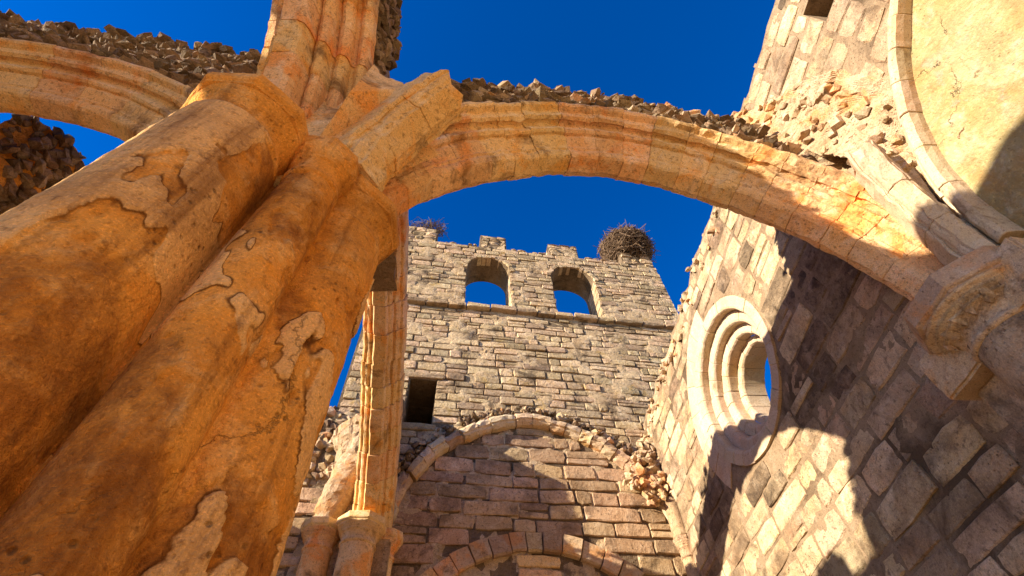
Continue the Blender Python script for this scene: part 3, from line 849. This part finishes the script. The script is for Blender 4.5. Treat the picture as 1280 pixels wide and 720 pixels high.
# broken vault rubble left on the wall along the rib and heaped into the right corner
def s_r():
    i = random.randrange(25, 135); p, n_ = rpath[i]; q = p + n_ * random.uniform(.30, .52)
    return Vector(b_place(q[0], q[1], -random.uniform(.0, .16))), None
def s_c():
    a = random.random(); zc = 5.75 + 1.75 * a
    u_ = 4.2 - random.random() ** 1.1 * (1.0 * (1 - a) + .35) * (1.0 if a > .15 else .6); 
    return Vector(b_place(u_, zc, -random.uniform(.05, .4) * (1 - .5 * a))), None
lay(scatter_rubble(260, s_r, (.1, .26), M['rubble'], flat=.7, mats2=(M['palerubble'], .3)) + scatter_rubble(330, s_c, (.07, .30), M['palerubble'], flat=.8), 'rubble_stone', 'rubble_fill', west, 260, smooth=False)

# ------------------------------------------------------------------ right wall with the round window
FR = frame((4.0, 0, 0), (0, -1, 0), (-1, 0, 0))            # u = -y
OC = (5.5, 5.6); OR = [1.30, 1.08, .88, .70, .57]
rw = thing('nave_wall', 'tall pale limestone wall with deep round window on the right', 'wall', (4.4, 4, GZ))
WTOP = 8.0
def rw_top(y): return WTOP + .16 * nz(y, 1, 0, 2.2) + (.25 if 0 > y else 0)
ol = [(14.0, GZ), (-9.5, GZ)] + [(-y, rw_top(y) - .06) for y in np.linspace(9.5, -14.0, 80)]
sqr = [(-.63, 6.62), (-.2, 6.62), (-.2, 7.16), (-.63, 7.16)]
plate('wall_core', [ol, [(-(OC[0] + 1.26 * math.cos(t)), OC[1] + 1.26 * math.sin(t)) for t in np.linspace(0, 2 * math.pi, 48)[:-1]], sqr], .9, FR, M['wallmortar'], rw, front=-.016)
plate('window_back', [[(-.8, 6.5), (-.05, 6.5), (-.05, 7.3), (-.8, 7.3)]], .1, FR, M['wallmortar'], rw, front=-.92)
FC = (-1.05, CAPZ, 2.62)                                    # near wall rib: centre y, spring z, radius of intrados
def span_rw(za, zb):
    hs_ = []; zc = (za + zb) / 2
    for z_ in (za, zb, zc):
        dz = abs(z_ - OC[1])
        if dz < OR[0]: w = math.sqrt(OR[0] ** 2 - dz ** 2); hs_.append((-OC[0] - w, -OC[0] + w))
        if dz < 1.66 and z_ > OC[1] - 1.0: w = math.sqrt(1.66 ** 2 - dz ** 2); hs_.append((-OC[0] - w, -OC[0] + .05))
    if zb > 6.62 and za < 7.16: hs_.append((-.63, -.2))
    if zb > FC[1]:
        dz = zc - FC[1]
        if dz < FC[2] + .1: w = math.sqrt((FC[2] + .1) ** 2 - dz ** 2); hs_.append((-FC[0] - w, -FC[0] + w))
    out_ = cut(-9.35, 4.0, hs_)
    return [(p, q) for p, q in out_ if zb < rw_top(-(p + q) / 2) + .12]
its = masonry(FR, .9, 8.1, span_rw, (.24, .40), (.34, .85), M['wall'], gap=.011, depth=.09, proud=.006, sub=.08)
for q in its:
    p = q['m'].to_translation()
    k1 = math.exp(-((p.y - 3.35) / .75) ** 2 - ((p.z - 4.75) / .75) ** 2); k2 = math.exp(-((p.y - 7.2) / 1.2) ** 2 - ((p.z - 4.6) / .4) ** 2)
    if random.random() < max(k1 * 1.25, k2 * .9, .07): q['mat'] = M['darkwall']  # darker stones clustered beside and below the round window, few elsewhere
lay(its, 'stone', 'stone_facing', rw, 300)
def in_rw(u, v):
    y = -u
    if v > rw_top(y) - .05 or math.hypot(y - OC[0], v - OC[1]) < OR[0] - .02: return False
    return not (-.66 < u < -.17 and 6.58 < v < 7.2)
mortar_sheet(FR, -9.35, 1.0, 1.2, 8.15, .055, in_rw, M['wallmortar'], rw, lo=-.014, hi=.002, sc=2.4, th=.34, seed=8.1)
# ragged stones along the wall top
def s_top():
    y = random.uniform(1.8, 9.2); return Vector((4.0 + random.uniform(-.06, .5), y, rw_top(y) - random.uniform(.08, .5))), None
lay(scatter_rubble(330, s_top, (.08, .27), M['palerubble'], flat=.7), 'rubble_stone', 'rubble_fill', rw, 90, smooth=False)
# round window: three receding orders of cut stones
def o_place(a, z, d): return (4.0 + d, a, z)
for k in range(4):
    ro, ri = OR[k], OR[k + 1]; d0 = -.025 + .15 * k + (.04 if k == 3 else 0)
    w = ro - ri
    path = []
    for i in range(241):
        t = 2 * math.pi * i / 240 + .1 * k
        path.append((np.array([OC[0] + ri * math.cos(t), OC[1] + ri * math.sin(t)]), np.array([math.cos(t), math.sin(t)])))
    back = .17 + .15 * k if k < 3 else .87
    prof = [(d0, w - .004), (d0, .05), (d0 + .012, .02), (d0 + .035, .004), (d0 + .05, 0), (back, 0), (back, w - .004)]
    sweep_pieces('oculus_stone', rw, path, prof, o_place, M['oculus'], (26, 22, 18, 16)[k], seg=4, gap=.004, jit=.004, rough=.004)
path = []
for i in range(241):
    t = math.radians(-38 + 130 * i / 240)
    path.append((np.array([OC[0] + OR[0] * math.cos(t), OC[1] + OR[0] * math.sin(t)]), np.array([math.cos(t), math.sin(t)])))
sweep_pieces('oculus_surround_stone', rw, path, [(-.006, .40), (-.010, .2), (-.006, .004), (.10, .004), (.10, .40)], o_place, M['oculus'], 7, seg=6, gap=.005, jit=.004, rough=.005, mat2=M['wall'], p2=.25)
# plaster lunette inside the near wall rib
pl = [(-(FC[0] + 2.64 * math.cos(t)), FC[1] + 2.64 * math.sin(t)) for t in np.linspace(-.25, math.pi, 50)]
V = []; Fc_ = []
nU, nV = 90, 50
for j in range(nV + 1):
    for i in range(nU + 1):
        t = math.pi * i / nU; rr = 2.66 * j / nV
        y, z = FC[0] + rr * math.cos(t), FC[1] + rr * math.sin(t)
        V.append((4.0 - .02 - .018 * nz(y, z, 0, 1.2) - .006 * nz(y, z, 4, 6), y, z))
for j in range(nV):
    for i in range(nU): a = j * (nU + 1) + i; Fc_.append((a, a + 1, a + nU + 2, a + nU + 1))
part('plaster_lunette', fix_normals(mesh('plaster', V, Fc_)), M['plaster'], rw)
# near wall rib
wr = superarch(FC[0], FC[2], FC[2], FC[1], 2.0, t0=0.02, t1=math.pi * .8)
WPROF = [(.06, .2), (-.05, .2), (-.07, .17), (-.06, .13), (-.09, .12), (-.15, .10), (-.17, .07), (-.17, .03), (-.15, 0), (-.08, -.012), (.06, -.012)]
sweep_pieces('wall_rib_voussoir', rw, wr, WPROF, o_place, M['oculus'], 17, seg=5, gap=.006, rough=.004)
# broken spandrel scar between the rib, the arch and the wall top
def scar(uu, vv):
    y = .95 + 1.75 * uu; zt = np.interp(y, [.95, 1.33, 1.78, 2.1, 2.7], [5.9, 6.7, 7.26, 7.95, 8.0]); zb = 3.5
    z = zb + (zt - zb) * vv
    # keep outside the wall rib
    pr = .34 * math.exp(-((y - 2.05) / .38) ** 2) * (1 - .5 * vv) + .05 + .14 * math.exp(-((y - 1.75) / .5) ** 2) * (1 - vv)
    d = math.hypot(y - FC[0], z - FC[1]) - (FC[2] + .17)
    if d < .12: pr = min(pr, .03 + max(d, -.3) * .6)
    zmin = 4.05 if y < 1.6 else (4.05 + (y - 1.6) / .2 * 1.1 if y < 1.8 else 5.15 + (2.3 - min(y, 2.3)) * .3)
    if z < zmin + .25: pr *= max(0, (z - zmin) / .25)
    if z < zmin: pr = -.06
    edge = min(uu, 1 - uu, (1 - vv) * 1.5) / .06
    if edge < 1: pr = pr * edge - .05 * (1 - edge)
    return (4.0 - pr, y, z)
rough_mass('broken_masonry', scar, 90, 130, M['palecore'], rw, amp=.055, sc=3.2)
def s_s():
    uu, vv = random.uniform(.12, .9), random.uniform(.25, .97); p = scar(uu, vv)
    if 4.0 - p[0] < .06: return None, None
    return Vector(p) + Vector((-.01, 0, 0)), None
lay(scatter_rubble(170, s_s, (.07, .24), M['palerubble'], flat=.7), 'rubble_stone', 'rubble_fill', rw, 120, smooth=False)

# ------------------------------------------------------------------ right respond carrying the arch
resp = thing('wall_respond', 'half column with carved polygonal capital on the right wall under the arch', 'column', (4, 2.1, GZ))
rx, ry, rr_ = 3.86, 2.12, .30
rings = []
for z in np.linspace(GZ, CAPZ - .34, 60):
    rings.append([(rx + (rr_ + .006 * nz(math.cos(t), math.sin(t), z, 3)) * math.cos(t), ry + (rr_ + .006 * nz(math.cos(t), math.sin(t), z, 3)) * math.sin(t), z) for t in np.linspace(0, 2 * math.pi, 41)[:-1]])
loft('shaft', rings, M['wall'], resp)
capital(resp, rx, ry, 180, rr_, CAPZ, h=.46, flare=.17, ab=.17, mat=M['palerubble'])
for i in range(9):                                          # worn leaves on the bell
    t = math.radians(95 + i * 21); c_ = Vector((rx + (rr_ + .06) * math.cos(t), ry + (rr_ + .06) * math.sin(t), CAPZ - .28))
    ob = bpy.data.objects.new('leaf_carving', rubble_mesh(i % 14, M['palerubble'])); COL.objects.link(ob); attach(ob, resp)
    ob.matrix_basis = Matrix.Translation(c_) @ Matrix.Rotation(t, 4, 'Z') @ Matrix.Rotation(.4, 4, 'Y') @ Matrix.Diagonal((.10, .11, .22, 1))
def box(name, x0, x1, y0, y1, z0, z1, mat, parent, bev=.02, rough=.01):
    bm = bmesh.new(); bmesh.ops.create_cube(bm, size=1)
    for v in bm.verts: v.co = Vector((x0 + (v.co.x + .5) * (x1 - x0), y0 + (v.co.y + .5) * (y1 - y0), z0 + (v.co.z + .5) * (z1 - z0)))
    bmesh.ops.bevel(bm, geom=bm.edges[:], offset=bev, segments=2, affect='EDGES')
    bmesh.ops.subdivide_edges(bm, edges=[e for e in bm.edges if e.calc_length() > .15], cuts=4, use_grid_fill=True)
    for v in bm.verts: v.co += Vector((nz(v.co.x, v.co.y, v.co.z, 5), nz(v.co.x + 5, v.co.y, v.co.z, 5), nz(v.co.x, v.co.y, v.co.z + 5, 5))) * rough
    me = bpy.data.meshes.new(name); bm.to_mesh(me); bm.free()
    return part(name, me, mat, parent, smooth=False)
box('pilaster', 3.82, 4.2, 2.2, 2.68, GZ, 2.6, M['wall'], resp)
box('impost_block', 3.66, 4.15, 2.16, 2.76, 2.6, 3.0, M['palerubble'], resp)
box('pilaster', 3.82, 4.2, 1.60, 2.05, GZ, 2.6, M['wall'], resp)
box('impost_block', 3.66, 4.15, 1.52, 2.06, 2.6, 3.0, M['palerubble'], resp)
springer('vault_rib_stub', 'pale broken vault rib stub against the sunlit right wall', (4.0, 2.0), 216, 262, .24, 2.9, 4.4, 231, M['oculus'], rib_w=.13, rib_p=.13)

# ------------------------------------------------------------------ far left respond and corner colonnette
fr_ = thing('wall_respond', 'clustered shafts with small capitals against the far wall behind the pillar', 'column', (-1.9, 8.2, GZ))
for (x, y, r, zt) in ((-1.78, 8.12, .27, 4.75), (-2.42, 8.25, .22, 4.75), (-1.38, 8.5, .13, 4.75)):
    rings = [[(x + (r + .008 * nz(math.cos(t), math.sin(t), z, 3)) * math.cos(t), y + (r + .008 * nz(math.cos(t), math.sin(t), z, 3)) * math.sin(t), z) for t in np.linspace(0, 2 * math.pi, 29)[:-1]] for z in np.linspace(GZ, zt - .33, 50)]
    loft('shaft', rings, M['arch'], fr_); capital(fr_, x, y, -90, r, zt, h=.4, flare=.10, ab=.11, mat=M['arch'])
box('core', -2.5, -1.3, 8.3, 8.95, GZ, 4.72, M['infill'], fr_)
# springer above: aisle rib stump and core, sunlit on its left
def spr(uu, vv):
    a = math.radians(180 + 100 * uu); z = 4.7 + 2.1 * vv; r = .34 + .5 * vv ** 1.6
    return (-1.9 + r * math.cos(a) * 1.15, 8.6 + r * math.sin(a) * .9, z)
rough_mass('springer', spr, 30, 40, M['palecore'], fr_, amp=.07, sc=3)
def stump(uu, vv):
    t = 2 * math.pi * uu; z = 4.74 + 1.25 * vv; r = .24 + .06 * vv
    return (-2.42 + r * math.cos(t) + .30 * vv ** 1.4, 8.25 + r * math.sin(t) - .05 * vv, z + .12 * math.sin(2 * t + 1) * vv)
rough_mass('rib_stump', stump, 34, 30, M['palecore'], fr_, amp=.045, sc=4)
def bw(uu, vv):
    # closed loop in plan swept up: hidden stump added to shade the west wall
    t = 2 * math.pi * uu; hx, hy = .17, .60; q = max(abs(math.cos(t)), abs(math.sin(t)))
    px, py = math.cos(t) / q, math.sin(t) / q; top = 7.35 + .75 * (py + 1) / 2
    return (-1.72 + hx * px, 8.32 + hy * py * (1 - .2 * vv * (py < 0)), 5.3 + (top - 5.3) * vv)
rough_mass('shading_stump', bw, 48, 40, M['core'], fr_, amp=.05, sc=3)
cc = thing('corner_colonnette', 'slender broken colonnette in the far right corner below the rubble', 'column', (4.0, 9.1, GZ))
rings = [[(3.98 + (.13 + .01 * nz(math.cos(t), math.sin(t), z, 4)) * math.cos(t), 9.12 + (.13 + .01 * nz(math.cos(t), math.sin(t), z, 4)) * math.sin(t), z) for t in np.linspace(0, 2 * math.pi, 25)[:-1]] for z in np.linspace(GZ, 4.75, 40)]
loft('shaft', rings, M['infill'], cc)
capital(cc, 3.98, 9.12, 200, .13, 5.0, h=.34, flare=.06, ab=.06, mat=M['infill'])
rings = [[(3.95 + .03 * (z - 5) - .0 + (.15 + .02 * nz(math.cos(t), math.sin(t), z, 4)) * math.cos(t), 9.1 + (.15 + .02 * nz(math.cos(t), math.sin(t), z, 4)) * math.sin(t), z + .06 * math.sin(2 * t) * (z > 5.6)) for t in np.linspace(0, 2 * math.pi, 25)[:-1]] for z in np.linspace(5.0, 5.75, 14)]
loft('rib_stump', rings, M['infill'], cc)

# ------------------------------------------------------------------ aisle west wall, outer wall and vault fragment
aw = thing('aisle_wall', 'ruined brown block wall behind the pillar with a loose stone top', 'wall', (-4, 8.7, GZ))
def aw_top(u): return 7.55 + .25 * nz(u, 0, 5, 1.2)
plate('wall_core', [[(-5.6, GZ), (-2.0, GZ), (-2.0, 7.7)] + [(u, aw_top(u)) for u in np.linspace(-2.1, -5.6, 20)]], .8, FB, M['wallmortar'], aw, front=-.06)
lay(masonry(FB, 1.5, 6.0, lambda za, zb: [(-5.6, -2.05)], (.25, .4), (.4, .9), M['infill'], gap=.025, depth=.15, proud=.02), 'stone', 'stone_facing', aw, 120)
def s_w():
    u_ = random.uniform(-5.2, -2.0); z = random.uniform(6.0, 7.75); return Vector(b_place(u_, z, random.uniform(-.08, .05) if z < 7.4 else random.uniform(-.05, .6))), None
lay(scatter_rubble(420, s_w, (.14, .34), M['palerubble'], flat=.8, mats2=(M['rubble'], .4)), 'rubble_stone', 'rubble_fill', aw, 120, smooth=False)

ow = thing('outer_wall', 'brown rubble outer aisle wall out of view at left, shaped for the sunlight', 'wall', (-5.9, 2, GZ))
FO = frame((-5.6, 0, 0), (0, 1, 0), (1, 0, 0))
def ow_top(y): return (5.95 if y > -1.02 else 7.1) + .06 * nz(y, 2, 0, 1.5)  # unseen wall; stepped top set to shade the pillar and lower nave wall
plate('wall_core', [[(-2.8, GZ), (9, GZ)] + [(y, ow_top(y)) for y in np.linspace(9, -2.8, 90)], [(-1.0, .6), (.12, .6), (.12, 4.7), (-.45, 5.05), (-1.0, 4.8)], [(2.5, -.3), (4.9, -.3), (4.9, 4.4), (3.7, 4.9), (2.5, 4.4)], [(5.4, -.3), (7.6, -.3), (7.6, 4.4), (6.5, 4.9), (5.4, 4.4)], [(-2.55, -.3), (-1.4, -.3), (-1.4, 4.2), (-1.9, 4.6), (-2.55, 4.2)]], .8, FO, M['core'], ow, front=-.04)  # openings invented to let sun edge the pillar and bounce off the floor
lay(masonry(FO, GZ, 5.9, lambda za, zb: cut(-2.8, 8.8, ([(-1.0, .12)] if za < 5.05 and zb > .6 else []) + ([(2.5, 4.9), (5.4, 7.6), (-2.55, -1.4)] if za < 4.9 and zb > -.3 else [])), (.2, .35), (.3, .7), M['rubble'], gap=.02, depth=.15, proud=.02), 'stone', 'stone_facing', ow, 40)

vf = thing('vault_fragment', 'broken vault fragment with dark rubble edge below the upper left arch', 'vault stub', (-5.2, 2.4, 3.5))
def frag(uu, vv):
    # a curved cell leaning out of the outer wall, its broken edge towards the nave
    z = 3.9 + 2.0 * vv; reach = .25 + .75 * vv ** 1.3
    y = 1.95 + 1.1 * uu + .15 * math.sin(vv * 3)
    x = -5.62 + reach * (.6 + .4 * math.sin(math.pi * min(uu * 1.1, 1)))
    return (x, y, z)
rough_mass('web', frag, 34, 40, M['pillar'], vf, amp=.05, sc=3)
def frag2(uu, vv):
    z = 3.9 + 2.0 * vv; reach = .25 + .75 * vv ** 1.3; x0 = -5.62; y = 3.05 + .15 * math.sin(vv * 3)
    return (x0 + reach * .75 * uu, y + .1 * (1 - uu), z)
rough_mass('broken_edge', frag2, 20, 40, M['core'], vf, amp=.06, sc=3)
def s_vf():
    p = frag2(random.random(), random.random()) if random.random() < .3 else frag(random.uniform(.0, 1.0), random.uniform(.5, 1)); return Vector(p), None
lay(scatter_rubble(320, s_vf, (.12, .3), M['rubble'], flat=.7), 'rubble_stone', 'rubble_fill', vf, 110, smooth=False)

# ------------------------------------------------------------------ stork nest and dry twigs on the merlons
def twigs(name, parent, n, sampler, rad, ln, mat):
    V = []; Fc = []
    for _ in range(n):
        p, d = sampler(); d = d.normalized(); L_ = random.uniform(*ln); r = random.uniform(*rad)
        s = d.orthogonal().normalized(); t = d.cross(s); bend = (s * random.gauss(0, .12) + t * random.gauss(0, .12)) * L_
        b0 = len(V)
        for f in (-.5, 0, .5):
            c = p + d * L_ * f + (bend if f == 0 else Vector())
            for a in (0, 2.094, 4.188): V.append(c + (s * math.cos(a) + t * math.sin(a)) * r * (1 - .5 * abs(f)))
        for i in range(2):
            for j in range(3): Fc.append((b0 + i * 3 + j, b0 + i * 3 + (j + 1) % 3, b0 + (i + 1) * 3 + (j + 1) % 3, b0 + (i + 1) * 3 + j))
    ob = part(name, mesh(name, V, Fc), mat, parent, smooth=False); ob['kind'] = 'stuff'; return ob
NC = FB @ Vector((5.72, 16.75, -.35))
nest = thing('stork_nest', 'large dark stork nest of twigs on the right-hand merlon', 'nest', (NC.x, NC.y, 16.1))
rings = []
for k in range(13):
    ph = -1.2 + 2.7 * k / 12; 
    rings.append([(NC.x + .74 * math.cos(ph) * math.cos(t) * (1 + .1 * nz(math.cos(t), math.sin(t), ph, 2)), NC.y + .74 * math.cos(ph) * math.sin(t), NC.z + .9 * math.sin(ph) * (1 if ph > 0 else .8)) for t in np.linspace(0, 2 * math.pi, 25)[:-1]])
loft('nest_core', rings, M['twigcore'], nest)
def s_nest():
    v = Vector((random.gauss(0, 1), random.gauss(0, 1), random.gauss(.1, 1))).normalized()
    k = random.uniform(.9, 1.08); p = NC + Vector((v.x * .86 * k, v.y * .86 * k, v.z * (.86 if v.z > 0 else .85) * k))
    if random.random() < .14: return p, Vector((random.gauss(0, 1), random.gauss(0, 1), random.gauss(0, .7)))
    d = v.cross(Vector((random.gauss(0, .5), random.gauss(0, .5), 1))) + Vector((random.gauss(0, .3), random.gauss(0, .3), random.gauss(0, .35))); return p, d
twigs('nest_twigs', nest, 2600, s_nest, (.008, .018), (.25, .95), M['twig'])
TC = FB @ Vector((-1.9, 16.3, -.2))
dt = thing('dry_brush', 'small tuft of dry twigs on the leftmost merlon by the arch', 'twigs', (TC.x, TC.y, TC.z))
def s_tw():
    p = TC + Vector((random.uniform(-.5, .55), random.uniform(-.2, .2), random.uniform(-.02, .3))); return p, Vector((random.gauss(0, .7), random.gauss(0, .5), random.gauss(.3, .4)))
twigs('twigs', dt, 170, s_tw, (.006, .012), (.3, .8), M['twig'])
